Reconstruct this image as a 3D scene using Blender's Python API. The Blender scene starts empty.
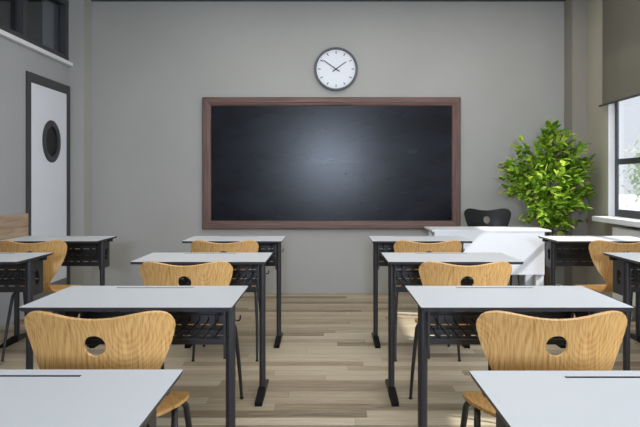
import bpy, bmesh, math, random
from mathutils import Vector, Matrix
from mathutils.geometry import delaunay_2d_cdt

PI = math.pi
COL = bpy.context.scene.collection
rnd = random.Random(7)

# ------------------------------------------------------------------ materials
def new_mat(name):
    m = bpy.data.materials.new(name); m.use_nodes = True
    nt = m.node_tree; b = nt.nodes['Principled BSDF']
    return m, nt, b

def N(nt, kind, **kw):
    n = nt.nodes.new(kind)
    for k, v in kw.items():
        if k in n.inputs: n.inputs[k].default_value = v
        else: setattr(n, k, v)
    return n

def ramp(nt, fac, stops):
    r = nt.nodes.new('ShaderNodeValToRGB')
    cr = r.color_ramp
    while len(cr.elements) < len(stops): cr.elements.new(0.5)
    for e, (p, c) in zip(cr.elements, stops):
        e.position = p; e.color = (*c, 1)
    nt.links.new(fac, r.inputs['Fac'])
    return r.outputs['Color']

def srgb(r, g, b):
    f = lambda c: ((c/255+0.055)/1.055)**2.4 if c > 10 else c/255/12.92
    return (f(r), f(g), f(b))

def plain(name, col, rough=0.5, metal=0.0, var=0.06, scale=6.0, bump=0.0, bscale=200.0, spec=0.5):
    """slightly uneven painted / moulded surface"""
    m, nt, b = new_mat(name)
    tc = N(nt, 'ShaderNodeTexCoord')
    nz = N(nt, 'ShaderNodeTexNoise', Scale=scale, Detail=4.0)
    nt.links.new(tc.outputs['Object'], nz.inputs['Vector'])
    lo = tuple(max(0, c*(1-var)) for c in col); hi = tuple(min(1, c*(1+var)) for c in col)
    nt.links.new(ramp(nt, nz.outputs['Fac'], [(0.3, lo), (0.7, hi)]), b.inputs['Base Color'])
    b.inputs['Roughness'].default_value = rough
    b.inputs['Metallic'].default_value = metal
    b.inputs['Specular IOR Level'].default_value = spec
    if bump:
        n2 = N(nt, 'ShaderNodeTexNoise', Scale=bscale, Detail=3.0)
        nt.links.new(tc.outputs['Object'], n2.inputs['Vector'])
        bp = N(nt, 'ShaderNodeBump', Strength=bump, Distance=0.002)
        nt.links.new(n2.outputs['Fac'], bp.inputs['Height'])
        nt.links.new(bp.outputs['Normal'], b.inputs['Normal'])
    return m

M = {}
M['wall'] = plain('grey_plaster', srgb(168, 167, 163), 0.9, var=0.035, scale=1.6, bump=0.25, bscale=90)
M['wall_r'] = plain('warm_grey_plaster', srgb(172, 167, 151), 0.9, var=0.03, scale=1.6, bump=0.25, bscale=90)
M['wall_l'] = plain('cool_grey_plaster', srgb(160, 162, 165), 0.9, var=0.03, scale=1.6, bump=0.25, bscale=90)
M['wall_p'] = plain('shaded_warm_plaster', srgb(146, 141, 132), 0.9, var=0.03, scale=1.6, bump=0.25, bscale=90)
M['ceiling'] = plain('ceiling_paint', srgb(205, 205, 203), 0.95, var=0.02)
M['dark_trim'] = plain('dark_trim_paint', srgb(62, 61, 62), 0.6)
M['white_paint'] = plain('white_paint', srgb(228, 230, 233), 0.45, var=0.015)
M['door_white'] = plain('door_white', srgb(225, 228, 236), 0.5, var=0.01)
M['kick'] = plain('kick_plate_grey', srgb(120, 120, 121), 0.5, metal=0.2)
M['frame_dark'] = plain('anthracite_frame', srgb(58, 59, 62), 0.5, var=0.04)
M['black_metal'] = plain('powder_coated_charcoal', srgb(41, 41, 44), 0.45, var=0.08, scale=20, bump=0.1, bscale=400)
M['black_panel'] = plain('charcoal_panel', srgb(38, 37, 39), 0.5, var=0.08, scale=10)
M['wire'] = plain('black_wire', srgb(22, 22, 24), 0.4)
M['foot_black'] = plain('matt_black', srgb(10, 10, 11), 0.7, spec=0.2)  # plain black for the front halves of the desk feet
M['laminate'] = plain('white_laminate', srgb(201, 204, 208), 0.38, var=0.012, scale=3)
M['edge'] = plain('dark_edge_band', srgb(46, 46, 52), 0.45)
M['desk_white'] = plain('desk_white', srgb(228, 231, 238), 0.4, var=0.01)
M['black_ply'] = plain('black_lacquer', srgb(18, 17, 17), 0.4, var=0.1, spec=0.3)
M['sole'] = plain('grey_metal', srgb(120, 120, 122), 0.35, metal=0.8)
M['clock_face'] = plain('clock_face_white', srgb(225, 228, 234), 0.5, var=0.01)
M['clock_rim'] = plain('clock_rim_grey', srgb(82, 84, 87), 0.4, var=0.04)
M['clock_black'] = plain('clock_hand_black', srgb(38, 40, 46), 0.5)
M['pot'] = plain('white_ceramic', srgb(190, 188, 182), 0.4, var=0.02)
M['soil'] = plain('dark_soil', srgb(50, 38, 28), 0.95, var=0.4, scale=40, bump=1.0, bscale=80)
M['bark'] = plain('grey_brown_bark', srgb(92, 74, 56), 0.85, var=0.3, scale=30, bump=0.8, bscale=60)
M['dark_room'] = plain('dark_corridor', srgb(30, 31, 32), 0.9)
M['paving'] = plain('pale_paving', srgb(205, 203, 196), 0.9, var=0.06, scale=0.5)
M['radiator'] = plain('radiator_white', srgb(226, 226, 222), 0.4, var=0.01)

def oak():
    m, nt, b = new_mat('oak_veneer')
    tc = N(nt, 'ShaderNodeTexCoord')
    # cathedral arcs spreading from the upper right of the backrest
    mp = N(nt, 'ShaderNodeMapping')
    mp.inputs['Location'].default_value = (-0.10, 0, -0.93)
    nt.links.new(tc.outputs['Object'], mp.inputs['Vector'])
    nzd = N(nt, 'ShaderNodeTexNoise', Scale=3.6, Detail=1.0)
    nt.links.new(tc.outputs['Object'], nzd.inputs['Vector'])
    sub = N(nt, 'ShaderNodeVectorMath', operation='SUBTRACT'); sub.inputs[1].default_value = (.5, .5, .5)
    nt.links.new(nzd.outputs['Color'], sub.inputs[0])
    sc = N(nt, 'ShaderNodeVectorMath', operation='SCALE'); sc.inputs['Scale'].default_value = 0.30
    nt.links.new(sub.outputs[0], sc.inputs[0])
    add = N(nt, 'ShaderNodeVectorMath', operation='ADD')
    nt.links.new(mp.outputs[0], add.inputs[0]); nt.links.new(sc.outputs[0], add.inputs[1])
    mp2 = N(nt, 'ShaderNodeMapping')
    mp2.inputs['Scale'].default_value = (1.0, 0.35, 0.55)
    nt.links.new(add.outputs[0], mp2.inputs['Vector'])
    wv = N(nt, 'ShaderNodeTexWave', wave_type='RINGS', rings_direction='SPHERICAL', wave_profile='SIN',
           Scale=30.0, Distortion=1.0, Detail=3.0)
    wv.inputs['Detail Scale'].default_value = 3.0
    nt.links.new(mp2.outputs[0], wv.inputs['Vector'])
    # fine pores, slanted streaks
    mp3 = N(nt, 'ShaderNodeMapping')
    mp3.inputs['Rotation'].default_value = (0, 0.30, 0)
    mp3.inputs['Scale'].default_value = (260, 60, 9)
    nt.links.new(tc.outputs['Object'], mp3.inputs['Vector'])
    pz = N(nt, 'ShaderNodeTexNoise', Scale=1.0, Detail=4.0, Roughness=0.6)
    nt.links.new(mp3.outputs[0], pz.inputs['Vector'])
    mx = N(nt, 'ShaderNodeMix', data_type='FLOAT')
    mx.inputs[0].default_value = 0.895
    nt.links.new(wv.outputs['Fac'], mx.inputs[2]); nt.links.new(pz.outputs['Fac'], mx.inputs[3])
    c = ramp(nt, mx.outputs[0], [(0.25, srgb(158, 110, 56)), (0.42, srgb(196, 148, 88)),
                                 (0.6, srgb(216, 171, 108)), (0.82, srgb(230, 188, 128))])
    nt.links.new(c, b.inputs['Base Color'])
    b.inputs['Roughness'].default_value = 0.42
    bp = N(nt, 'ShaderNodeBump', Strength=0.12, Distance=0.001)
    nt.links.new(pz.outputs['Fac'], bp.inputs['Height']); nt.links.new(bp.outputs['Normal'], b.inputs['Normal'])
    return m
M['oak'] = oak()

def streaky(name, cols, scale, rough, axis='x'):
    m, nt, b = new_mat(name)
    tc = N(nt, 'ShaderNodeTexCoord')
    mp = N(nt, 'ShaderNodeMapping'); mp.inputs['Scale'].default_value = scale
    nt.links.new(tc.outputs['Object'], mp.inputs['Vector'])
    nz = N(nt, 'ShaderNodeTexNoise', Scale=1.0, Detail=6.0, Roughness=0.62, Distortion=0.4)
    nt.links.new(mp.outputs[0], nz.inputs['Vector'])
    nt.links.new(ramp(nt, nz.outputs['Fac'], [(0.3, cols[0]), (0.52, cols[1]), (0.75, cols[2])]), b.inputs['Base Color'])
    b.inputs['Roughness'].default_value = rough
    return m
M['walnut_h'] = streaky('walnut_rail', [srgb(70, 48, 42), srgb(104, 76, 68), srgb(128, 98, 88)], (2.2, 45, 60), 0.5)
M['walnut_v'] = streaky('walnut_stile', [srgb(70, 48, 42), srgb(104, 76, 68), srgb(128, 98, 88)], (60, 45, 2.2), 0.5)
M['pale_oak'] = streaky('pale_oak_board', [srgb(146, 122, 100), srgb(176, 152, 128), srgb(196, 174, 150)], (20, 2.0, 26), 0.55)

def floor_mat():
    m, nt, b = new_mat('greige_oak_planks')
    lk = nt.links.new
    def mth(op, a, c=None):
        n = N(nt, 'ShaderNodeMath', operation=op)
        for k, v in enumerate((a, c)):
            if v is None: continue
            if isinstance(v, (int, float)): n.inputs[k].default_value = v
            else: lk(v, n.inputs[k])
        return n.outputs[0]
    tc = N(nt, 'ShaderNodeTexCoord'); sp = N(nt, 'ShaderNodeSeparateXYZ'); lk(tc.outputs['Object'], sp.inputs[0])
    H, L = 0.102, 1.15
    yr = mth('DIVIDE', mth('ADD', sp.outputs[1], 20.0), H); row = mth('FLOOR', yr)
    w1 = N(nt, 'ShaderNodeTexWhiteNoise', noise_dimensions='1D'); lk(row, w1.inputs['W'])
    xr = mth('ADD', mth('DIVIDE', mth('ADD', sp.outputs[0], 20.0), L), mth('MULTIPLY', w1.outputs['Value'], 7.0)); idx = mth('FLOOR', xr)
    cb = N(nt, 'ShaderNodeCombineXYZ'); lk(row, cb.inputs[0]); lk(idx, cb.inputs[1])
    w2 = N(nt, 'ShaderNodeTexWhiteNoise', noise_dimensions='2D'); lk(cb.outputs[0], w2.inputs['Vector'])
    # gaps between the boards
    fy = mth('FRACT', yr); fx = mth('FRACT', xr)
    ey = mth('MULTIPLY', mth('MINIMUM', fy, mth('SUBTRACT', 1.0, fy)), H)
    ex = mth('MULTIPLY', mth('MINIMUM', fx, mth('SUBTRACT', 1.0, fx)), L)
    gap = mth('LESS_THAN', mth('MINIMUM', ex, ey), 0.0011)
    sh = N(nt, 'ShaderNodeVectorMath', operation='MULTIPLY'); sh.inputs[1].default_value = (17.3, 3.1, 9.7); lk(w2.outputs['Color'], sh.inputs[0])
    ad = N(nt, 'ShaderNodeVectorMath', operation='ADD'); lk(tc.outputs['Object'], ad.inputs[0]); lk(sh.outputs[0], ad.inputs[1])
    mp = N(nt, 'ShaderNodeMapping'); mp.inputs['Scale'].default_value = (1.9, 34, 1); lk(ad.outputs[0], mp.inputs['Vector'])
    nz = N(nt, 'ShaderNodeTexNoise', Scale=1.4, Detail=8.0, Roughness=0.66, Distortion=1.5); lk(mp.outputs[0], nz.inputs['Vector'])
    mx = N(nt, 'ShaderNodeMix', data_type='FLOAT'); mx.inputs[0].default_value = 0.35
    lk(nz.outputs['Fac'], mx.inputs[2]); lk(w2.outputs['Value'], mx.inputs[3])
    c = ramp(nt, mx.outputs[0], [(0.24, srgb(98, 85, 68)), (0.40, srgb(146, 131, 108)),
                                 (0.54, srgb(171, 157, 133)), (0.74, srgb(195, 184, 161))])
    dk = N(nt, 'ShaderNodeMix', data_type='RGBA', blend_type='MIX'); dk.inputs[7].default_value = (*srgb(96, 86, 72), 1)
    lk(mth('MULTIPLY', gap, 0.7), dk.inputs[0]); lk(c, dk.inputs[6]); lk(dk.outputs[2], b.inputs['Base Color'])
    b.inputs['Roughness'].default_value = 0.5; b.inputs['Specular IOR Level'].default_value = 0.35
    bp = N(nt, 'ShaderNodeBump', Strength=0.15, Distance=0.002)
    lk(nz.outputs['Fac'], bp.inputs['Height']); lk(bp.outputs['Normal'], b.inputs['Normal'])
    return m
M['floor'] = floor_mat()

def chalk_mat():
    m, nt, b = new_mat('chalkboard_slate')
    tc = N(nt, 'ShaderNodeTexCoord')
    mp = N(nt, 'ShaderNodeMapping'); mp.inputs['Scale'].default_value = (1.2, 1, 3.2)
    mp.inputs['Rotation'].default_value = (0, 0.25, 0)
    nt.links.new(tc.outputs['Object'], mp.inputs['Vector'])
    nz = N(nt, 'ShaderNodeTexNoise', Scale=1.5, Detail=5.0, Roughness=0.5, Distortion=0.3)
    nt.links.new(mp.outputs[0], nz.inputs['Vector'])
    nt.links.new(ramp(nt, nz.outputs['Fac'], [(0.35, srgb(8, 9, 14)), (0.75, srgb(24, 26, 37))]), b.inputs['Base Color'])
    b.inputs['Specular IOR Level'].default_value = 0.22
    rr = N(nt, 'ShaderNodeMapRange'); rr.inputs['To Min'].default_value = 0.23; rr.inputs['To Max'].default_value = 0.29
    nt.links.new(nz.outputs['Fac'], rr.inputs['Value']); nt.links.new(rr.outputs[0], b.inputs['Roughness'])
    return m
M['chalk'] = chalk_mat()

def glass_mat(name, tint, gloss):
    m = bpy.data.materials.new(name); m.use_nodes = True
    nt = m.node_tree; nt.nodes.clear()
    out = N(nt, 'ShaderNodeOutputMaterial'); tr = N(nt, 'ShaderNodeBsdfTransparent'); gl = N(nt, 'ShaderNodeBsdfGlossy')
    tr.inputs['Color'].default_value = (*tint, 1); gl.inputs['Roughness'].default_value = 0.03
    fr = N(nt, 'ShaderNodeFresnel', IOR=1.45)
    mul = N(nt, 'ShaderNodeMath', operation='MULTIPLY'); mul.inputs[1].default_value = gloss
    nt.links.new(fr.outputs[0], mul.inputs[0])
    mx = N(nt, 'ShaderNodeMixShader')
    nt.links.new(mul.outputs[0], mx.inputs[0]); nt.links.new(tr.outputs[0], mx.inputs[1]); nt.links.new(gl.outputs[0], mx.inputs[2])
    nt.links.new(mx.outputs[0], out.inputs['Surface'])
    return m
M['glass'] = glass_mat('window_glass', (0.985, 0.99, 0.995), 0.25)
M['dark_glass'] = glass_mat('dark_glass', (0.93, 0.94, 0.95), 0.35)

def blind_mat():
    m, nt, b = new_mat('blind_fabric')
    out = nt.nodes['Material Output']
    tc = N(nt, 'ShaderNodeTexCoord')
    nz = N(nt, 'ShaderNodeTexNoise', Scale=300.0, Detail=2.0); nt.links.new(tc.outputs['Object'], nz.inputs['Vector'])
    nt.links.new(ramp(nt, nz.outputs['Fac'], [(0.3, srgb(100, 97, 86)), (0.7, srgb(118, 114, 102))]), b.inputs['Base Color'])
    b.inputs['Roughness'].default_value = 0.9
    tr = N(nt, 'ShaderNodeBsdfTransparent'); tl = N(nt, 'ShaderNodeBsdfTranslucent')
    tl.inputs['Color'].default_value = (*srgb(120, 116, 100), 1)
    m1 = N(nt, 'ShaderNodeMixShader'); m1.inputs[0].default_value = 0.25
    nt.links.new(b.outputs[0], m1.inputs[1]); nt.links.new(tl.outputs[0], m1.inputs[2])
    m2 = N(nt, 'ShaderNodeMixShader'); m2.inputs[0].default_value = 0.11
    nt.links.new(m1.outputs[0], m2.inputs[1]); nt.links.new(tr.outputs[0], m2.inputs[2])
    nt.links.new(m2.outputs[0], out.inputs['Surface'])
    return m
M['blind'] = blind_mat()

def leaf_mat(name, lo, mid, hi, trans=0.45):
    m, nt, b = new_mat(name)
    out = nt.nodes['Material Output']
    g = N(nt, 'ShaderNodeNewGeometry')
    c = ramp(nt, g.outputs['Random Per Island'], [(0.0, lo), (0.5, mid), (1.0, hi)])
    nt.links.new(c, b.inputs['Base Color'])
    b.inputs['Roughness'].default_value = 0.38
    tl = N(nt, 'ShaderNodeBsdfTranslucent'); nt.links.new(c, tl.inputs['Color'])
    mx = N(nt, 'ShaderNodeMixShader'); mx.inputs[0].default_value = trans
    nt.links.new(b.outputs[0], mx.inputs[1]); nt.links.new(tl.outputs[0], mx.inputs[2])
    nt.links.new(mx.outputs[0], out.inputs['Surface'])
    return m
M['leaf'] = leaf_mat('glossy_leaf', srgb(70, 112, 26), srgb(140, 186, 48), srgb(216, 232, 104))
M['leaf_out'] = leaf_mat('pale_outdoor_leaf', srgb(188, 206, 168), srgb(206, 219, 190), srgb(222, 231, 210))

# ------------------------------------------------------------------ geometry helpers
def box(bm, x0, x1, y0, y1, z0, z1, bevel=0.0, mi=0):
    x0, x1 = sorted((x0, x1)); y0, y1 = sorted((y0, y1)); z0, z1 = sorted((z0, z1))
    v = [bm.verts.new(p) for p in ((x0,y0,z0),(x1,y0,z0),(x1,y1,z0),(x0,y1,z0),(x0,y0,z1),(x1,y0,z1),(x1,y1,z1),(x0,y1,z1))]
    fs = [bm.faces.new([v[i] for i in q]) for q in ((0,3,2,1),(4,5,6,7),(0,1,5,4),(1,2,6,5),(2,3,7,6),(3,0,4,7))]
    for f in fs: f.material_index = mi
    if bevel:
        es = list({e for f in fs for e in f.edges})
        bmesh.ops.bevel(bm, geom=es, offset=bevel, segments=2, affect='EDGES', profile=0.7)

def tube(bm, pts, rads, seg=12, sx=1.0, sy=1.0, cap=True):
    """swept round tube along a polyline (Catmull-Rom smoothed when 4+ points)"""
    P = [Vector(p) for p in pts]
    R = list(rads) if hasattr(rads, '__len__') else [rads]*len(P)
    if len(P) >= 3:
        Q, S = [], []
        for i in range(len(P)-1):
            p0 = P[max(i-1, 0)]; p1 = P[i]; p2 = P[i+1]; p3 = P[min(i+2, len(P)-1)]
            for k in range(5):
                t = k/5
                Q.append(0.5*((2*p1)+(p2-p0)*t+(2*p0-5*p1+4*p2-p3)*t*t+(3*p1-p0-3*p2+p3)*t**3))
                S.append(R[i]*(1-t)+R[i+1]*t)
        Q.append(P[-1]); S.append(R[-1]); P, R = Q, S
    rings = []
    up = None
    for i, p in enumerate(P):
        t = (P[min(i+1, len(P)-1)]-P[max(i-1, 0)]).normalized()
        if up is None:
            up = Vector((0, 1, 0)) if abs(t.y) < 0.8 else Vector((0, 0, 1))
        u = (up - t*up.dot(t)).normalized(); w = t.cross(u)
        up = u
        rings.append([bm.verts.new(p + (w*math.cos(a)*sx + u*math.sin(a)*sy)*R[i]) for a in (2*PI*k/seg for k in range(seg))])
    for a, b in zip(rings, rings[1:]):
        for k in range(seg):
            f = bm.faces.new((a[k], a[(k+1) % seg], b[(k+1) % seg], b[k])); f.smooth = True
    if cap:
        bm.faces.new(list(reversed(rings[0]))); bm.faces.new(rings[-1])

def lathe(bm, prof, c=(0,0,0), seg=48, axis='z', cap=True):
    rings = []
    for r, h in prof:
        ring = []
        for k in range(seg):
            a = 2*PI*k/seg
            if axis == 'z': p = (c[0]+r*math.cos(a), c[1]+r*math.sin(a), c[2]+h)
            elif axis == 'y': p = (c[0]+r*math.cos(a), c[1]-h, c[2]+r*math.sin(a))
            else: p = (c[0]+h, c[1]+r*math.cos(a), c[2]+r*math.sin(a))
            ring.append(bm.verts.new(p))
        rings.append(ring)
    for a, b in zip(rings, rings[1:]):
        for k in range(seg):
            bm.faces.new((a[k], a[(k+1) % seg], b[(k+1) % seg], b[k])).smooth = True
    if prof[0][0] > 1e-6: bm.faces.new(list(reversed(rings[0])))
    if cap and prof[-1][0] > 1e-6: bm.faces.new(rings[-1])

def inside(p, poly):
    x, y = p; c = False; n = len(poly)
    for i in range(n):
        x1, y1 = poly[i]; x2, y2 = poly[(i+1) % n]
        if (y1 > y) != (y2 > y) and x < (x2-x1)*(y-y1)/(y2-y1)+x1: c = not c
    return c

def plate(bm, outline, holes, fmap, grid=0.0, mi_top=0, mi_side=0):
    """flat shape with holes, triangulated in 2-D, lifted by fmap(u, v, side) -> point (side = 0 / 1)"""
    pts, edges = [], []
    def ring(poly):
        s = len(pts); pts.extend(Vector(p) for p in poly); n = len(poly)
        edges.extend((s+i, s+(i+1) % n) for i in range(n)); return list(range(s, s+n))
    loops = [ring(outline)] + [ring(h) for h in holes]
    if grid:
        us = [p[0] for p in outline]; vs = [p[1] for p in outline]
        nu = int((max(us)-min(us))/grid); nv = int((max(vs)-min(vs))/grid)
        def near(q, poly, d):
            for i in range(len(poly)):
                a = Vector(poly[i]); b = Vector(poly[(i+1) % len(poly)]); ab = b-a
                t = max(0, min(1, (q-a).dot(ab)/max(ab.dot(ab), 1e-12)))
                if (a+ab*t-q).length < d: return True
            return False
        for i in range(nu+1):
            for j in range(nv+1):
                q = Vector((min(us)+(i+.5)*grid, min(vs)+(j+.5)*grid))
                if inside(q, outline) and not any(inside(q, h) for h in holes) and not near(q, outline, grid*.45) and not any(near(q, h, grid*.45) for h in holes):
                    pts.append(q)
    V, E, F, ov, oe, of = delaunay_2d_cdt(pts, edges, [], 0, 1e-7)
    idx = {}
    for k, o in enumerate(ov):
        for q in o: idx[q] = k
    lay = [[bm.verts.new(fmap(v.x, v.y, s)) for v in V] for s in (0, 1)]
    for f in F:
        c = sum((V[k] for k in f), Vector((0, 0)))/len(f)
        if not inside(c, outline) or any(inside(c, h) for h in holes): continue
        a = bm.faces.new([lay[1][k] for k in f]); a.material_index = mi_top; a.smooth = grid > 0
        b = bm.faces.new([lay[0][k] for k in reversed(f)]); b.material_index = mi_top if grid else mi_side; b.smooth = grid > 0
    for L in loops:
        n = len(L)
        for i in range(n):
            a, b = idx[L[i]], idx[L[(i+1) % n]]
            try: bm.faces.new((lay[0][a], lay[0][b], lay[1][b], lay[1][a])).material_index = mi_side
            except ValueError: pass
    loose = [v for v in bm.verts if not v.link_faces]
    bmesh.ops.delete(bm, geom=loose, context='VERTS')

def obj(name, bm, mats, parent=None, sharp=35):
    bmesh.ops.recalc_face_normals(bm, faces=bm.faces[:])
    for e in bm.edges:
        if len(e.link_faces) == 2 and e.calc_face_angle(0) > math.radians(sharp): e.smooth = False
    me = bpy.data.meshes.new(name); bm.to_mesh(me); bm.free()
    for m in (mats if isinstance(mats, (list, tuple)) else [mats]): me.materials.append(M[m])
    o = bpy.data.objects.new(name, me); COL.objects.link(o)
    if parent: o.parent = parent
    return o

def new(): return bmesh.new()

def thing(name, label, cat, loc=(0,0,0), rz=0, group=None):
    o = bpy.data.objects.new(name, None); COL.objects.link(o)
    o.empty_display_size = 0.1
    o.location = loc; o.rotation_euler = (0, 0, rz)
    tag(o, label, cat, group); return o

def tag(o, label, cat, group=None):
    o['label'] = label; o['category'] = cat
    if group: o['group'] = group
    return o

def struct(o, label=None, cat=None):
    o['kind'] = 'structure'
    if label: o['label'] = label
    if cat: o['category'] = cat
    return o

def dup(root, loc, rz=None, label=None, group=None, scale=None):
    r = root.copy(); COL.objects.link(r); r.location = loc
    if rz is not None: r.rotation_euler = (0, 0, rz)
    if label: r['label'] = label
    if group: r['group'] = group
    if scale: r.scale = scale
    for ch in list(root.children):
        c = ch.copy(); COL.objects.link(c); c.parent = r
        for g in list(ch.children):
            d = g.copy(); COL.objects.link(d); d.parent = c
    return r

def rect(x0, x1, y0, y1): return [(x0,y0),(x1,y0),(x1,y1),(x0,y1)]
def rrect(x0, x1, y0, y1, r, n=5):
    out = []
    for cx, cy, a0 in ((x1-r,y0+r,-PI/2),(x1-r,y1-r,0),(x0+r,y1-r,PI/2),(x0+r,y0+r,PI)):
        for k in range(n+1):
            a = a0+PI/2*k/n; out.append((cx+r*math.cos(a), cy+r*math.sin(a)))
    return out
def circ(cx, cy, r, n=32, ry=None): return [(cx+r*math.cos(2*PI*k/n), cy+(ry or r)*math.sin(2*PI*k/n)) for k in range(n)]

# ------------------------------------------------------------------ room shell
XR, XL, YB, ZC, YR = 2.625, -2.615, 6.90, 3.12, -3.0
T = 0.25
b = new(); box(b, XL-T, XR+T, YR-T, YB+T, -0.12, 0); struct(obj('floor', b, 'floor'), 'greige oak plank floor with boards running across the room', 'floor')
b = new(); box(b, XL-T, XR+T, YR-T, YB+T, ZC, ZC+0.15); struct(obj('ceiling', b, 'ceiling'), 'pale flat ceiling', 'ceiling')
b = new(); box(b, XL-T, XR+T, YB, YB+T, 0, ZC); struct(obj('wall_back', b, 'wall'), 'plain grey plaster wall behind the chalkboard', 'wall')
b = new(); box(b, XL-T, XR+T, YR-T, YR, 0, ZC); struct(obj('wall_front', b, 'wall'), 'grey wall behind the viewer', 'wall')
b = new(); box(b, XL, -2.467, 6.67, YB, 0, ZC); struct(obj('trim_1', b, 'wall'), 'grey corner pilaster beside the white door', 'pilaster')
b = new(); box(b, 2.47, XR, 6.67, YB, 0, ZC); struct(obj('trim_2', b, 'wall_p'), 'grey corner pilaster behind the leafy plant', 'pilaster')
b = new(); box(b, -2.467, 2.47, YB-0.03, YB, 3.052, ZC); struct(obj('trim_3', b, 'dark_trim'), 'dark strip along the top of the back wall', 'trim')

# left wall: opening for the strip of interior windows
TZ0, TZ1 = 2.375, 2.98
b = new()
box(b, XL-T, XL, YR, YB, 0, TZ0); box(b, XL-T, XL, YR, YB, TZ1, ZC)
box(b, XL-T, XL, 6.625, YB, TZ0, TZ1); box(b, XL-T, XL, YR, 0.5, TZ0, TZ1)
struct(obj('wall_left', b, 'wall_l'), 'grey left wall with the door and the high interior window', 'wall')
# dark corridor behind it
b = new()
box(b, -6.2, -6.0, YR, YB, 0, ZC); box(b, -6.0, XL-T, YB, YB+0.2, 0, ZC); box(b, -6.0, XL-T, YR-0.2, YR, 0, ZC)
box(b, -6.0, XL-T, YR, YB, ZC, ZC+0.1); box(b, -6.0, XL-T, YR, YB, -0.1, 0)
struct(obj('wall_corridor', b, 'dark_room'), 'dark corridor seen through the high interior window', 'wall')

wo = bpy.data.objects.new('window_4', None); COL.objects.link(wo); struct(wo, 'long dark-framed interior window high on the left wall', 'window')
b = new()
box(b, XL-0.06, XL+0.012, 0.5, 6.625, TZ0, TZ0+0.045); box(b, XL-0.06, XL+0.012, 0.5, 6.625, TZ1-0.06, TZ1)
for y in (6.545, 5.64, 4.72, 3.80, 2.88, 1.96, 1.04, 0.5):
    box(b, XL-0.06, XL+0.012, y, y+0.075, TZ0+0.045, TZ1-0.06)
obj('window_frame', b, 'frame_dark', wo)
b = new(); box(b, XL-0.045, XL-0.039, 0.53, 6.6, TZ0+0.03, TZ1-0.03); obj('window_pane', b, 'dark_glass', wo)
b = new(); box(b, XL-0.001, XL+0.042, 0.5, 6.665, TZ0-0.045, TZ0-0.008, bevel=0.004); obj('window_sill', b, 'white_paint', wo)

# right wall with its windows
WIN = [(4.17, 6.18), (0.72, 2.72), (-2.73, -0.73)]
WZ0, WZ1 = 0.845, 2.50
b = new()
box(b, XR, XR+0.095, YR, YB, 0, WZ0-0.03); box(b, XR, XR+0.095, YR, YB, WZ1, ZC)
ys = [YB] + [v for w in WIN for v in (w[1], w[0])] + [YR]
for i in range(0, len(ys), 2): box(b, XR, XR+0.095, ys[i+1], ys[i], WZ0-0.03, WZ1)
struct(obj('wall_right', b, 'wall_r'), 'grey right wall with the windows', 'wall')
wl = ['dark-framed window with a white sill beside the leafy plant', 'second dark-framed window of the right wall',
      'third dark-framed window of the right wall, nearest the rear']
for i, (y0, y1) in enumerate(WIN):
    w = bpy.data.objects.new('window_%d' % (i+1), None); COL.objects.link(w); struct(w, wl[i], 'window')
    FX0, FX1 = 2.683, 2.702
    b = new()
    box(b, FX0, FX1, y0, y1, WZ0, 0.912, 0.003); box(b, FX0, FX1, y0, y1, WZ1-0.07, WZ1)
    box(b, FX0, FX1, y1-0.05, y1, 0.912, WZ1-0.07, 0.003); box(b, FX0, FX1, y0, y0+0.08, 0.912, WZ1-0.07)
    ym = (y0+y1)/2
    box(b, FX0, FX1, ym-0.035, ym+0.035, 0.912, WZ1-0.07)
    for a0, a1 in ((y0+0.08, ym-0.035), (ym+0.035, y1-0.05)): box(b, FX0, FX1, a0, a1, 1.325, 1.378)
    obj('window_frame', b, 'frame_dark', w)
    b = new(); box(b, 2.690, 2.695, y0+0.03, y1-0.03, WZ0+0.03, WZ1-0.03); obj('window_pane', b, 'glass', w)
    b = new()   # white plaster reveal lining
    box(b, XR-0.001, FX0, y1-0.006, y1, WZ0, WZ1); box(b, XR-0.001, FX0, y0, y0+0.006, WZ0, WZ1)
    box(b, XR-0.001, FX0, y0, y1, WZ1-0.006, WZ1)
    obj('window_reveal', b, 'white_paint', w)
    b = new(); box(b, 2.478, FX1, y0-0.02, y1+0.02, WZ0-0.045, WZ0, bevel=0.006); obj('window_sill', b, 'white_paint', w)

bl = ['grey roller blind half lowered over the window beside the leafy plant', 'roller blind over the second window of the right wall',
      'roller blind over the rearmost window of the right wall']
proto_blind = None
for i, (y0, y1) in enumerate(WIN):
    if i == 0:
        r = thing('roller_blind', bl[0], 'blind', (2.575, (y0+y1)/2, 1.885), group='roller blinds on the right wall')
        L = (y1-y0)/2
        b = new(); box(b, -0.0012, 0.0012, -L-0.01, L+0.01, 0.0, 1.12); obj('blind_fabric', b, 'blind', r)
        b = new(); tube(b, [(0, -L-0.08, 0.0), (0, L+0.08, 0.0)], 0.010, 12); obj('bottom_bar', b, 'frame_dark', r)
        b = new(); tube(b, [(0, -L-0.03, 1.14), (0, L+0.03, 1.14)], 0.028, 16); obj('roller_tube', b, 'frame_dark', r)
        for s in (-1, 1):
            b = new(); box(b, -0.03, 0.05, s*(L+0.03), s*(L+0.04), 1.10, 1.18); obj('bracket', b, 'frame_dark', r)
        proto_blind = r
    else:
        dup(proto_blind, (2.575, (y0+y1)/2, 1.885), label=bl[i])

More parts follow.
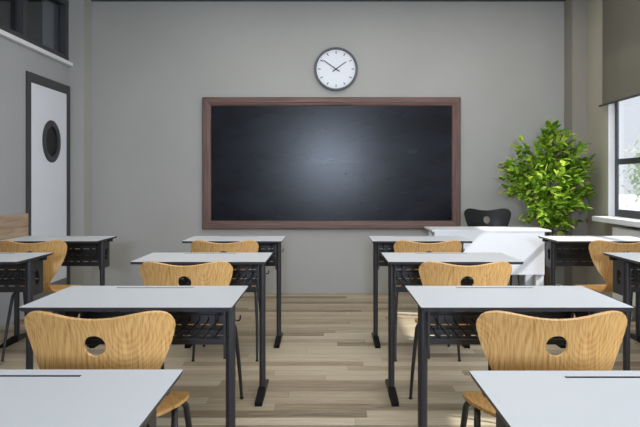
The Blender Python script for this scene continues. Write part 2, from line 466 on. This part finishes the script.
# door in the left wall
d = bpy.data.objects.new('door_1', None); COL.objects.link(d); struct(d, 'white door with a round black porthole and dark frame', 'door')
DY0, DY1, DZ = 5.707, 6.668, 2.128
b = new()
box(b, XL-0.002, XL+0.012, DY0, DY0+0.085, 0, DZ, 0.003); box(b, XL-0.002, XL+0.012, DY1-0.085, DY1, 0, DZ, 0.003)
box(b, XL-0.002, XL+0.012, DY0+0.085, DY1-0.085, DZ-0.085, DZ, 0.003)
obj('door_frame', b, 'frame_dark', d)
b = new()
pc = (6.222, 1.547)
plate(b, rect(DY0+0.085, DY1-0.085, 0.008, DZ-0.088), [circ(pc[0], pc[1], 0.165, 48)], lambda u, v, s: (XL+0.001+0.006*s, u, v))
dp = obj('door_panel', b, 'door_white', d)
b = new(); lathe(b, [(0.140, 0.0), (0.140, 0.014), (0.150, 0.019), (0.190, 0.019), (0.199, 0.014), (0.199, 0.0)], (XL+0.001, pc[0], pc[1]), 56, 'x')
obj('porthole_ring', b, 'frame_dark', dp)
b = new(); lathe(b, [(0.0005, 0.003), (0.164, 0.003)], (XL+0.001, pc[0], pc[1]), 56, 'x', False)
obj('porthole_pane', b, 'black_ply', dp)
b = new(); box(b, XL+0.006, XL+0.010, DY0+0.088, DY1-0.088, 0.01, 0.215); obj('kick_plate', b, 'kick', dp)

# pale wood board on the left wall
b = new(); box(b, XL, XL+0.028, 2.2, 5.70, 0.46, 0.893, 0.003); struct(obj('trim_4', b, 'pale_oak'), 'pale oak board along the left wall beside the door', 'wall panel')

# radiator under the first window
r = thing('radiator', 'white panel radiator under the windowsill beside the plant', 'radiator', (2.55, 5.02, 0))
b = new(); box(b, -0.035, -0.015, -0.82, 0.82, 0.14, 0.765, 0.006); obj('front_panel', b, 'radiator', r)
b = new(); box(b, -0.015, 0.055, -0.80, 0.80, 0.16, 0.75, 0.004); obj('body', b, 'radiator', r)
b = new()
for k in range(40): box(b, -0.012, 0.05, -0.79+k*0.0405, -0.79+k*0.0405+0.02, 0.75, 0.768)
obj('top_grille', b, 'radiator', r)
for s in (-1, 1):
    b = new(); box(b, -0.01, 0.03, s*0.6-0.02, s*0.6+0.02, 0, 0.16); obj('foot', b, 'radiator', r)

# ------------------------------------------------------------------ chalkboard + clock
cb = thing('chalkboard', 'large black chalkboard in a brown wooden frame on the back wall', 'chalkboard', (0.036, YB, 1.36))
HX, HZ = 1.344, 0.688
b = new(); box(b, -HX+0.04, HX-0.04, -0.022, -0.002, -HZ+0.04, HZ-0.04); obj('board_surface', b, 'chalk', cb)
FW = 0.09
def rail(bm, horiz, sgn):
    prof = [(0, 0), (0, 0.030), (0.012, 0.046), (0.050, 0.046), (0.062, 0.040), (FW-0.012, 0.036), (FW, 0.026), (FW, 0)]
    A, B = [], []
    for w, dpt in prof:
        for lst, e in ((A, -1), (B, 1)):
            if horiz: lst.append(bm.verts.new((e*(HX-w), -dpt, sgn*(HZ-w))))
            else: lst.append(bm.verts.new((sgn*(HX-w), -dpt, e*(HZ-w))))
    n = len(prof)
    for i in range(n): bm.faces.new((A[i], A[(i+1) % n], B[(i+1) % n], B[i]))
    bm.faces.new(A); bm.faces.new(B)
for s in (-1, 1):
    b = new(); rail(b, True, s); obj('frame_rail', b, 'walnut_h', cb, 20)
    b = new(); rail(b, False, s); obj('frame_stile', b, 'walnut_v', cb, 20)

ck = thing('wall_clock', 'round white wall clock with grey rim above the chalkboard', 'clock', (0.084, YB, 2.343))
b = new(); lathe(b, [(0.224, 0.0), (0.227, 0.010), (0.227, 0.036), (0.221, 0.046), (0.212, 0.046), (0.204, 0.038), (0.203, 0.015)], (0,0,0), 72, 'y'); obj('rim', b, 'clock_rim', ck)
b = new(); lathe(b, [(0.0005, 0.018), (0.206, 0.018)], (0,0,0), 64, 'y', False); df = obj('dial', b, 'clock_face', ck)
def bar(bm, ang, r0, r1, w, y0, y1, w1=None):
    w1 = w1 or w; dx, dz = math.sin(ang), math.cos(ang); px, pz = dz, -dx
    q = [(r0, -w), (r1, -w1), (r1, w1), (r0, w)]
    lo = [bm.verts.new((dx*r+px*s, -y0, dz*r+pz*s)) for r, s in q]; hi = [bm.verts.new((dx*r+px*s, -y1, dz*r+pz*s)) for r, s in q]
    bm.faces.new(lo); bm.faces.new(hi)
    for i in range(4): bm.faces.new((lo[i], lo[(i+1) % 4], hi[(i+1) % 4], hi[i]))
b = new()
for k in range(60):
    a = 2*PI*k/60
    if k % 5 == 0: bar(b, a, 0.160, 0.190, 0.0042, 0.0178, 0.0200)
    else: bar(b, a, 0.183, 0.190, 0.0011, 0.0178, 0.0195)
obj('hour_marks', b, 'clock_black', df)
b = new(); bar(b, math.radians(54.5), -0.045, 0.130, 0.0055, 0.022, 0.025, 0.0042); obj('hour_hand', b, 'clock_black', ck)
b = new(); bar(b, math.radians(304.8), -0.045, 0.163, 0.0045, 0.027, 0.030, 0.003)
lathe(b, [(0.009, 0.020), (0.009, 0.033)], (0,0,0), 16, 'y'); obj('minute_hand', b, 'clock_black', ck)

# ------------------------------------------------------------------ student desk
W, D = 0.70, 0.456
def make_desk(label):
    t = thing('student_desk', label, 'desk', group='white-topped student desks')
    hx, hy = W/2, D/2
    g = rect(-0.158, 0.143, hy-0.054, hy-0.042)
    b = new()
    plate(b, rrect(-hx, hx, -hy, hy, 0.006, 3), [g], lambda u, v, s: (u, v, 0.7475+0.0025*s), mi_side=1)
    tt = obj('tabletop', b, ['laminate', 'edge'], t)
    b = new()
    def em(u, v, s):   # bevelled dark core below the laminate
        k = 1.0 if s else 0.988
        return (u*k, v*k, 0.7365+0.011*s)
    plate(b, rrect(-hx, hx, -hy, hy, 0.006, 3), [g], em); obj('edge_band', b, 'edge', tt)
    b = new(); box(b, -0.160, 0.145, hy-0.056, hy-0.040, 0.7375, 0.7415); obj('pencil_groove', b, 'wire', tt)
    # frame rails under the top
    b = new(); box(b, -0.33, 0.33, -0.012, 0.012, 0.712, 0.7365); box(b, -0.33, 0.33, hy-0.06, hy-0.04, 0.712, 0.7365)
    obj('top_frame', b, 'black_metal', t)
    for s in (-1, 1):
        b = new()
        tube(b, [(s*0.313, 0, 0.03), (s*0.313, 0, 0.737)], 0.0175, 20, sx=1.0, sy=1.35); obj('leg', b, 'black_metal', t)
        b = new()   # foot bar, tapering to the toes
        prof = [(-0.215, 0.0), (-0.215, 0.016), (-0.05, 0.040), (0.05, 0.040), (0.205, 0.016), (0.205, 0.0)]
        A = [b.verts.new((s*0.313-0.017, y, z)) for y, z in prof]; B = [b.verts.new((s*0.313+0.017, y, z)) for y, z in prof]
        for i in range(6): b.faces.new((A[i], A[(i+1) % 6], B[(i+1) % 6], B[i]))
        b.faces.new(A); b.faces.new(B)
        ft = obj('foot', b, 'black_metal', t)
        b = new()  # front half of the foot bar as a separate black piece
        prof = [(-0.219, -0.0), (-0.219, 0.020), (-0.055, 0.0415), (-0.020, 0.0415), (-0.020, 0.0)]
        A = [b.verts.new((s*0.313-0.0185, y, z)) for y, z in prof]; B = [b.verts.new((s*0.313+0.0185, y, z)) for y, z in prof]
        for i in range(5): b.faces.new((A[i], A[(i+1) % 5], B[(i+1) % 5], B[i]))
        b.faces.new(A); b.faces.new(B)
        obj('foot_front', b, 'foot_black', ft)
        b = new()
        slot = rrect(0.118, 0.168, 0.575, 0.660, 0.024, 6)
        plate(b, rect(0.0, 0.220, 0.520, 0.737), [slot], lambda u, v, q, s=s: (s*0.290+(q-.5)*0.006, u, v)); obj('side_panel', b, 'black_metal', t)
    # perforated back panel
    holes = []
    for row, z in enumerate((0.652, 0.599, 0.556)):
        x = -0.275 + (0.018 if row % 2 else 0); k = row
        while x < 0.235:
            w = (0.046, 0.026, 0.040)[k % 3]; k += 1
            holes.append(rect(x, x+w, z-0.0022, z+0.0022)); x += w+0.024
    b = new(); plate(b, rect(-0.288, 0.288, 0.520, 0.735), holes, lambda u, v, q: (u, 0.214+0.004*q, v)); obj('back_panel', b, 'black_panel', t)
    # wire book shelf
    b = new()
    x = -0.268
    while x <= 0.27:
        tube(b, [(x, 0.205, 0.642), (x, 0.200, 0.626), (x, 0.18, 0.620), (x, -0.05, 0.616), (x, -0.085, 0.616), (x, -0.095, 0.622)], 0.0022, 6); x += 0.0357
    for y, z in ((0.203, 0.640), (0.05, 0.6155), (-0.09, 0.6155)): tube(b, [(-0.288, y, z), (0.288, y, z)], 0.0028, 6)
    obj('wire_shelf', b, 'wire', t)
    for x in (-0.25, 0.25):
        b = new(); tube(b, [(x, 0.05, 0.612), (x, 0.05, 0.737)], 0.0025, 6); obj('shelf_hanger', b, 'wire', t)
    b = new(); tube(b, [(0.305, 0.030, 0.668), (0.318, 0.035, 0.660), (0.332, 0.035, 0.652), (0.342, 0.035, 0.656), (0.344, 0.035, 0.672)], 0.003, 8)
    obj('bag_hook', b, 'wire', t)
    return t

desks = [
    (-0.667, 1.219, 'white-topped desk cut off by the bottom left corner, nearest desk on the left'),
    (0.657, 1.210, 'white-topped desk cut off by the bottom right corner, nearest desk on the right'),
    (-0.666, 2.392, 'second white-topped desk from the viewer in the centre-left column, hook on its right'),
    (0.656, 2.392, 'second white-topped desk from the viewer in the centre-right column, wire shelf showing'),
    (-0.674, 3.636, 'third white-topped desk from the viewer in the centre-left column'),
    (0.662, 3.636, 'third white-topped desk from the viewer in the centre-right column'),
    (-0.673, 4.837, 'farthest white-topped desk in the centre-left column, below the chalkboard'),
    (0.662, 4.837, 'farthest white-topped desk in the centre-right column, in front of the teacher desk'),
    (-1.957, 3.636, 'white-topped desk cut off by the left edge of the photo'),
    (-1.967, 4.837, 'farther white-topped desk by the left wall, in front of the white door'),
    (1.957, 3.636, 'white-topped desk cut off by the right edge of the photo'),
    (1.961, 4.837, 'farther white-topped desk by the window, in front of the leafy plant'),
]
dk = make_desk(desks[0][2]); dk.location = (desks[0][0], desks[0][1], 0)
for x, y, lab in desks[1:]: dup(dk, (x, y, 0), label=lab)

# ------------------------------------------------------------------ chair (one bent plywood shell with a round hole)
PROF = [(0.222, 0.412), (0.205, 0.431), (0.15, 0.450), (0.08, 0.453), (0.0, 0.449), (-0.06, 0.445), (-0.105, 0.450), (-0.136, 0.472),
        (-0.150, 0.505), (-0.158, 0.55), (-0.166, 0.61), (-0.177, 0.69), (-0.192, 0.75), (-0.210, 0.805)]
PL = [0.0]
for a, c in zip(PROF, PROF[1:]): PL.append(PL[-1]+math.hypot(c[0]-a[0], c[1]-a[1]))
def prof_at(s):
    s = max(0, min(PL[-1], s))
    for i in range(len(PL)-1):
        if s <= PL[i+1]+1e-9:
            t = (s-PL[i])/(PL[i+1]-PL[i])
            g = lambda j: Vector(PROF[max(0, min(len(PROF)-1, j))])
            p0, p1, p2, p3 = g(i-1), g(i), g(i+1), g(i+2)
            return 0.5*((2*p1)+(p2-p0)*t+(2*p0-5*p1+4*p2-p3)*t*t+(3*p1-p0-3*p2+p3)*t**3)
    return Vector(PROF[-1])
def s_of_z(z):   # arc length where the backrest reaches height z
    lo, hi = PL[6], PL[-1]
    for _ in range(40):
        m = (lo+hi)/2
        if prof_at(m).y < z: lo = m
        else: hi = m
    return lo
def smooth(a, b_, x):
    t = max(0, min(1, (x-a)/(b_-a))); return t*t*(3-2*t)
def shell_point(u, s, q, th=0.011):
    e = 1e-3
    p = prof_at(s); t = (prof_at(s+e)-prof_at(s-e)).normalized()
    n = Vector((t.y, -t.x))                        # sitter side (up / forward)
    wb = smooth(s_of_z(0.50), s_of_z(0.66), s)     # 0 on the seat, 1 on the back
    ws = 1-smooth(PL[2], PL[6], s)
    off = 0.35*u*u*(1-wb)*(1-ws) + (q-0.5)*th
    k = 2*1.25*u*wb
    nn = 1/math.sqrt(1+k*k)
    return (u - (q-.5)*th*k*nn, p.x+n.x*off+1.25*u*u*wb, p.y+n.y*off)
Lh = s_of_z
half = [(0.0, 0.100), (0.006, 0.130), (0.018, 0.158), (0.038, 0.180), (0.07, 0.197), (0.11, 0.206), (0.16, 0.208), (0.21, 0.198),
        (0.255, 0.176), (0.295, 0.148), (0.33, 0.124), (Lh(0.505), 0.109), (Lh(0.53), 0.122), (Lh(0.555), 0.141), (Lh(0.58), 0.157), (Lh(0.61), 0.1725), (Lh(0.64), 0.186),
        (Lh(0.674), 0.1995), (Lh(0.70), 0.208), (Lh(0.725), 0.215), (Lh(0.745), 0.219), (Lh(0.760), 0.2175), (Lh(0.773), 0.210), (Lh(0.782), 0.199), (Lh(0.7865), 0.184)]
top = [(0.168, Lh(0.7885)), (0.150, Lh(0.788)), (0.130, Lh(0.7855)), (0.105, Lh(0.7815)), (0.08, Lh(0.777)), (0.05, Lh(0.773)), (0.02, Lh(0.7708)), (0, Lh(0.7705))]
rs = [(w, s) for s, w in half] + top
outl = rs + [(-w, s) for w, s in reversed(rs[:-1])]
def dense(poly, d=0.012):
    out = []
    for i in range(len(poly)):
        a = Vector(poly[i]); c = Vector(poly[(i+1) % len(poly)]); n = max(1, int((c-a).length/d))
        for k in range(n): out.append(tuple(a+(c-a)*k/n))
    return out
hs = Lh(0.692)

def make_chair(label, mat, group):
    t = thing('school_chair', label, 'chair', group=group)
    b = new()
    plate(b, dense(outl), [circ(0, hs, 0.0315, 32)], shell_point, grid=0.016)
    bmesh.ops.recalc_face_normals(b, faces=b.faces[:])
    obj('seat_shell', b, mat, t)
    for sx in (-1, 1):
        b = new(); tube(b, [(sx*0.172, 0.08, 0.436), (sx*0.178, 0.115, 0.434), (sx*0.188, 0.150, 0.412), (sx*0.192, 0.165, 0.37), (sx*0.203, 0.215, 0.19), (sx*0.209, 0.268, 0.004)],
                        [0.0105, 0.0105, 0.0105, 0.0105, 0.0095, 0.008], 14); obj('leg', b, 'black_metal', t)
        b = new(); tube(b, [(sx*0.172, 0.085, 0.436), (sx*0.178, 0.04, 0.434), (sx*0.188, -0.005, 0.412), (sx*0.192, -0.025, 0.37), (sx*0.203, -0.07, 0.19), (sx*0.208, -0.115, 0.004)],
                        [0.0105, 0.0105, 0.0105, 0.0105, 0.0095, 0.008], 14); obj('leg', b, 'black_metal', t)
        b = new(); lathe(b, [(0.0105, 0.0), (0.0105, 0.006), (0.009, 0.012)], (sx*0.209, 0.268, 0), 12); obj('foot_cap', b, 'wire', t)
        b = new(); lathe(b, [(0.0105, 0.0), (0.0105, 0.006), (0.009, 0.012)], (sx*0.208, -0.115, 0), 12); obj('foot_cap', b, 'wire', t)
    b = new(); tube(b, [(-0.176, 0.082, 0.434), (0.176, 0.082, 0.434)], 0.009, 10)
    box(b, -0.09, 0.09, 0.02, 0.14, 0.439, 0.446, 0.002); obj('seat_mount', b, 'black_metal', t)
    return t

chairs = [
    (-0.668, 2.070, 'oak plywood chair with a round back hole, nearest chair on the left'),
    (0.655, 2.070, 'oak plywood chair with a round back hole, nearest chair on the right'),
    (-0.672, 3.270, 'oak plywood chair of the centre-left column, tucked under the third desk'),
    (0.652, 3.270, 'oak plywood chair of the centre-right column, tucked under the third desk'),
    (-0.668, 4.400, 'oak plywood chair of the centre-left column, at the farthest desk below the chalkboard'),
    (0.645, 4.400, 'oak plywood chair of the centre-right column, at the desk in front of the teacher desk'),
    (-1.905, 4.400, 'oak plywood chair by the left wall, in front of the white door'),
    (1.905, 4.400, 'oak plywood chair by the window, at the desk in front of the plant'),
]
ch = make_chair(chairs[0][2], 'oak', 'oak plywood chairs'); ch.location = (chairs[0][0], chairs[0][1], 0)
for x, y, lab in chairs[1:]: dup(ch, (x, y, 0), label=lab)
tc = make_chair('black chair with a round back hole behind the white teacher desk', 'black_ply', None)
tc.location = (1.545, 6.25, 0); tc.rotation_euler = (0, 0, PI); tc.scale = (1.03, 1.0, 1.15)
tc.name = 'teacher_chair'

# ------------------------------------------------------------------ teacher desk
t = thing('teacher_desk', 'long white teacher desk with a solid front panel by the back wall', 'desk', (1.443, 6.055, 0))
b = new(); box(b, -0.525, 0.525, -0.245, 0.245, 0.724, 0.740, 0.003); obj('tabletop', b, 'desk_white', t)
b = new(); box(b, -0.504, 0.464, -0.243, -0.225, 0.348, 0.725, 0.001); obj('front_panel', b, 'desk_white', t)
for sx in (-1, 1):
    for y0 in (-0.225, 0.08):
        b = new(); x0 = -0.50 if sx < 0 else 0.392
        box(b, x0, x0+0.07, y0, y0+0.055, 0, 0.724, 0.003); obj('leg', b, 'desk_white', t)
    b = new(); box(b, x0+0.02, x0+0.05, -0.170, 0.08, 0.64, 0.70); obj('side_rail', b, 'desk_white', t)

# ------------------------------------------------------------------ potted plant
def leaf(bm, base, d, up, L, Wd, curl):
    d = d.normalized(); side = d.cross(up)
    if side.length < 1e-3: side = d.cross(Vector((1, 0, 0)))
    side.normalize(); n = side.cross(d)
    rows = [(0.0, 0.05), (0.2, 0.78), (0.48, 1.0), (0.78, 0.76), (1.0, 0.08)]
    prev = None
    for f, w in rows:
        c = base + d*L*f - n*curl*L*f*f
        a = bm.verts.new(c - side*Wd*w*.5 + n*Wd*w*.10); m = bm.verts.new(c); e = bm.verts.new(c + side*Wd*w*.5 + n*Wd*w*.10)
        if prev:
            bm.faces.new((prev[0], prev[1], m, a)).smooth = True; bm.faces.new((prev[1], prev[2], e, m)).smooth = True
        prev = (a, m, e)

PC = Vector((2.115, 6.37, 0))
t = thing('potted_plant', 'bushy leafy green plant in the corner behind the teacher desk', 'plant', PC)
b = new(); lathe(b, [(0.090, 0.0), (0.112, 0.010), (0.130, 0.150), (0.137, 0.160), (0.137, 0.172), (0.124, 0.172), (0.122, 0.150)], (0,0,0), 40); pot = obj('pot', b, 'pot', t)
b = new(); lathe(b, [(0.0005, 0.152), (0.06, 0.156), (0.123, 0.150)], (0,0,0), 32, 'z', False); obj('soil', b, 'soil', pot)
blobs = [((0.06, 0, 1.50), 0.22), ((-0.10, 0, 1.38), 0.24), ((0.22, 0, 1.36), 0.22), ((-0.29, 0, 1.22), 0.17), ((0.02, -0.05, 1.18), 0.30),
         ((0.28, 0, 1.16), 0.19), ((-0.06, -0.05, 0.98), 0.27), ((0.17, -0.03, 0.97), 0.23), ((0.04, -0.03, 0.83), 0.17), ((0.04, 0, 1.64), 0.10),
         ((-0.40, 0.02, 1.28), 0.08), ((-0.36, 0.0, 1.08), 0.07), ((0.40, 0, 1.10), 0.07), ((0.36, 0, 1.36), 0.08)]
bt = new(); bb = new(); bf = new()
tube(bt, [(0, 0, 0.14), (0.01, 0.01, 0.45), (0.0, 0.0, 0.80), (0.03, 0.0, 1.15)], [0.016, 0.013, 0.011, 0.007], 10)
for k in range(3):
    a = k*2.1
    tube(bt, [(0.02*math.cos(a), 0.02*math.sin(a), 0.14), (0.035*math.cos(a), 0.035*math.sin(a), 0.4), (0.06*math.cos(a), 0.06*math.sin(a), 0.80)], [0.010, 0.009, 0.006], 8)
for (c, R) in blobs:
    c = Vector(c)
    for k in range(max(5, int(120*R))):
        while True:
            v = Vector((rnd.uniform(-1, 1), rnd.uniform(-1, 1), rnd.uniform(-1, 1)))
            if 0.2 < v.length < 1: break
        v.y *= 0.8; tip = c + v*R*1.05; tip.x = min(tip.x, 0.40)
        root = Vector((c.x*0.25, c.y*0.25, c.z-0.18))
        mid = (root+tip)*0.5 + Vector((rnd.uniform(-.03, .03), rnd.uniform(-.03, .03), 0.03))
        tube(bb, [root, mid, tip], [0.0035, 0.0025, 0.0012], 4, cap=False)
        nl = 9
        out = (tip-Vector((0, 0, c.z-0.1))).normalized()
        for j in range(nl):
            f = 0.45+0.55*j/(nl-1)
            p = root*(1-f)+tip*f + (mid-(root+tip)*0.5)*(4*f*(1-f))
            dr = (out*0.9 + Vector((rnd.uniform(-1, 1), rnd.uniform(-1, 1), rnd.uniform(-.7, .9)))).normalized()
            leaf(bf, p, dr, Vector((rnd.uniform(-.5, .5), rnd.uniform(-.5, .5), 1)), rnd.uniform(0.055, 0.088), rnd.uniform(0.034, 0.052), rnd.uniform(0.0, 0.45))
obj('stem', bt, 'bark', t); obj('branches', bb, 'bark', t); obj('foliage', bf, 'leaf', t, 80)

# ------------------------------------------------------------------ outside
b = new(); box(b, 3.0, 60, -30, 80, -0.5, -0.3); struct(obj('ground', b, 'paving'), 'pale sunlit paving outside the windows', 'ground')
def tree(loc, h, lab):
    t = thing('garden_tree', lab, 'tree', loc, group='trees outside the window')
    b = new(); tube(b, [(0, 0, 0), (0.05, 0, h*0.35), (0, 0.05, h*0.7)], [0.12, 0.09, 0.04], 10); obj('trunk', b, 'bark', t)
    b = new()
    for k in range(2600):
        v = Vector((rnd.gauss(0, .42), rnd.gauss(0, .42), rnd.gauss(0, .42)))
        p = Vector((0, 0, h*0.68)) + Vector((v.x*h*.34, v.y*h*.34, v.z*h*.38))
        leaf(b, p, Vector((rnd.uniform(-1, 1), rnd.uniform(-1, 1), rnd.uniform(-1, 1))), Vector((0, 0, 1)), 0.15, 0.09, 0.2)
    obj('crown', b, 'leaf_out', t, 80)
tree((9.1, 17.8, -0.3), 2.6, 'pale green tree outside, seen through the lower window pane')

# ------------------------------------------------------------------ light
def area(name, loc, rot, sx, sy, power, col, spread=180):
    l = bpy.data.lights.new(name, 'AREA'); l.shape = 'RECTANGLE'; l.size = sx; l.size_y = sy; l.energy = power; l.color = col
    l.spread = math.radians(spread)
    o = bpy.data.objects.new(name, l); COL.objects.link(o); o.location = loc; o.rotation_euler = rot; return o
for i, (y0, y1) in enumerate(WIN[1:]):      # daylight just outside the windows beside and behind the viewer
    area('window_daylight', (2.95, (y0+y1)/2, 1.5), (0, math.radians(90), 0), 1.5, 1.9, 120 if i == 0 else 40, (0.84, 0.92, 1.0))
area('ceiling_fill', (0.5, 4.3, 3.08), (0, 0, 0), 3.6, 3.6, 86, (1.0, 0.985, 0.96))  # unseen soft fill added overhead to lift desk tops and back wall
area('rear_fill_light', (0.0, -2.9, 1.7), (math.radians(90), 0, 0), 4.2, 2.0, 14, (0.98, 0.99, 1.0))
area('ceiling_fill', (0.6, 0.4, 3.08), (0, 0, 0), 4.0, 2.4, 20, (1.0, 0.99, 0.97))  # weaker overhead fill, also added, above the viewer
area('rear_spotlight', (0.05, -2.85, 1.70), (math.radians(90), 0, 0), 0.5, 0.34, 36, (0.68, 0.81, 1.0), 70)

sd = bpy.data.lights.new('sun', 'SUN'); sd.energy = 8.5; sd.angle = math.radians(1.2); sd.color = (1.0, 0.97, 0.92)
so = bpy.data.objects.new('sun', sd); COL.objects.link(so)
so.rotation_euler = Vector((-1.05, 0.32, -1.0)).to_track_quat('-Z', 'Y').to_euler()
so.location = (8, 2, 7)

w = bpy.data.worlds.new('sky'); bpy.context.scene.world = w; w.use_nodes = True
nt = w.node_tree; bg = nt.nodes['Background']
tcw = N(nt, 'ShaderNodeTexCoord'); sp = N(nt, 'ShaderNodeSeparateXYZ'); nt.links.new(tcw.outputs['Generated'], sp.inputs[0])
nt.links.new(ramp(nt, sp.outputs['Z'], [(0.0, srgb(222, 226, 233)), (0.5, srgb(206, 219, 240))]), bg.inputs['Color'])
bg.inputs['Strength'].default_value = 1.3

# ------------------------------------------------------------------ camera
cd = bpy.data.cameras.new('camera'); cam = bpy.data.objects.new('camera', cd); COL.objects.link(cam)
cam.location = (0, 0, 1.16); cam.rotation_euler = (math.radians(90), 0, 0)
cd.sensor_width = 36; cd.lens = 36*660/640; cd.clip_start = 0.02
cd.shift_x = -8/640; cd.shift_y = -31/640
sc = bpy.context.scene; sc.camera = cam
sc.view_settings.view_transform = 'Standard'; sc.view_settings.look = 'None'; sc.view_settings.exposure = 0.0
sc.cycles.use_denoising = True
sc.cycles.max_bounces = 10; sc.cycles.transparent_max_bounces = 12
sc.cycles.sample_clamp_indirect = 6
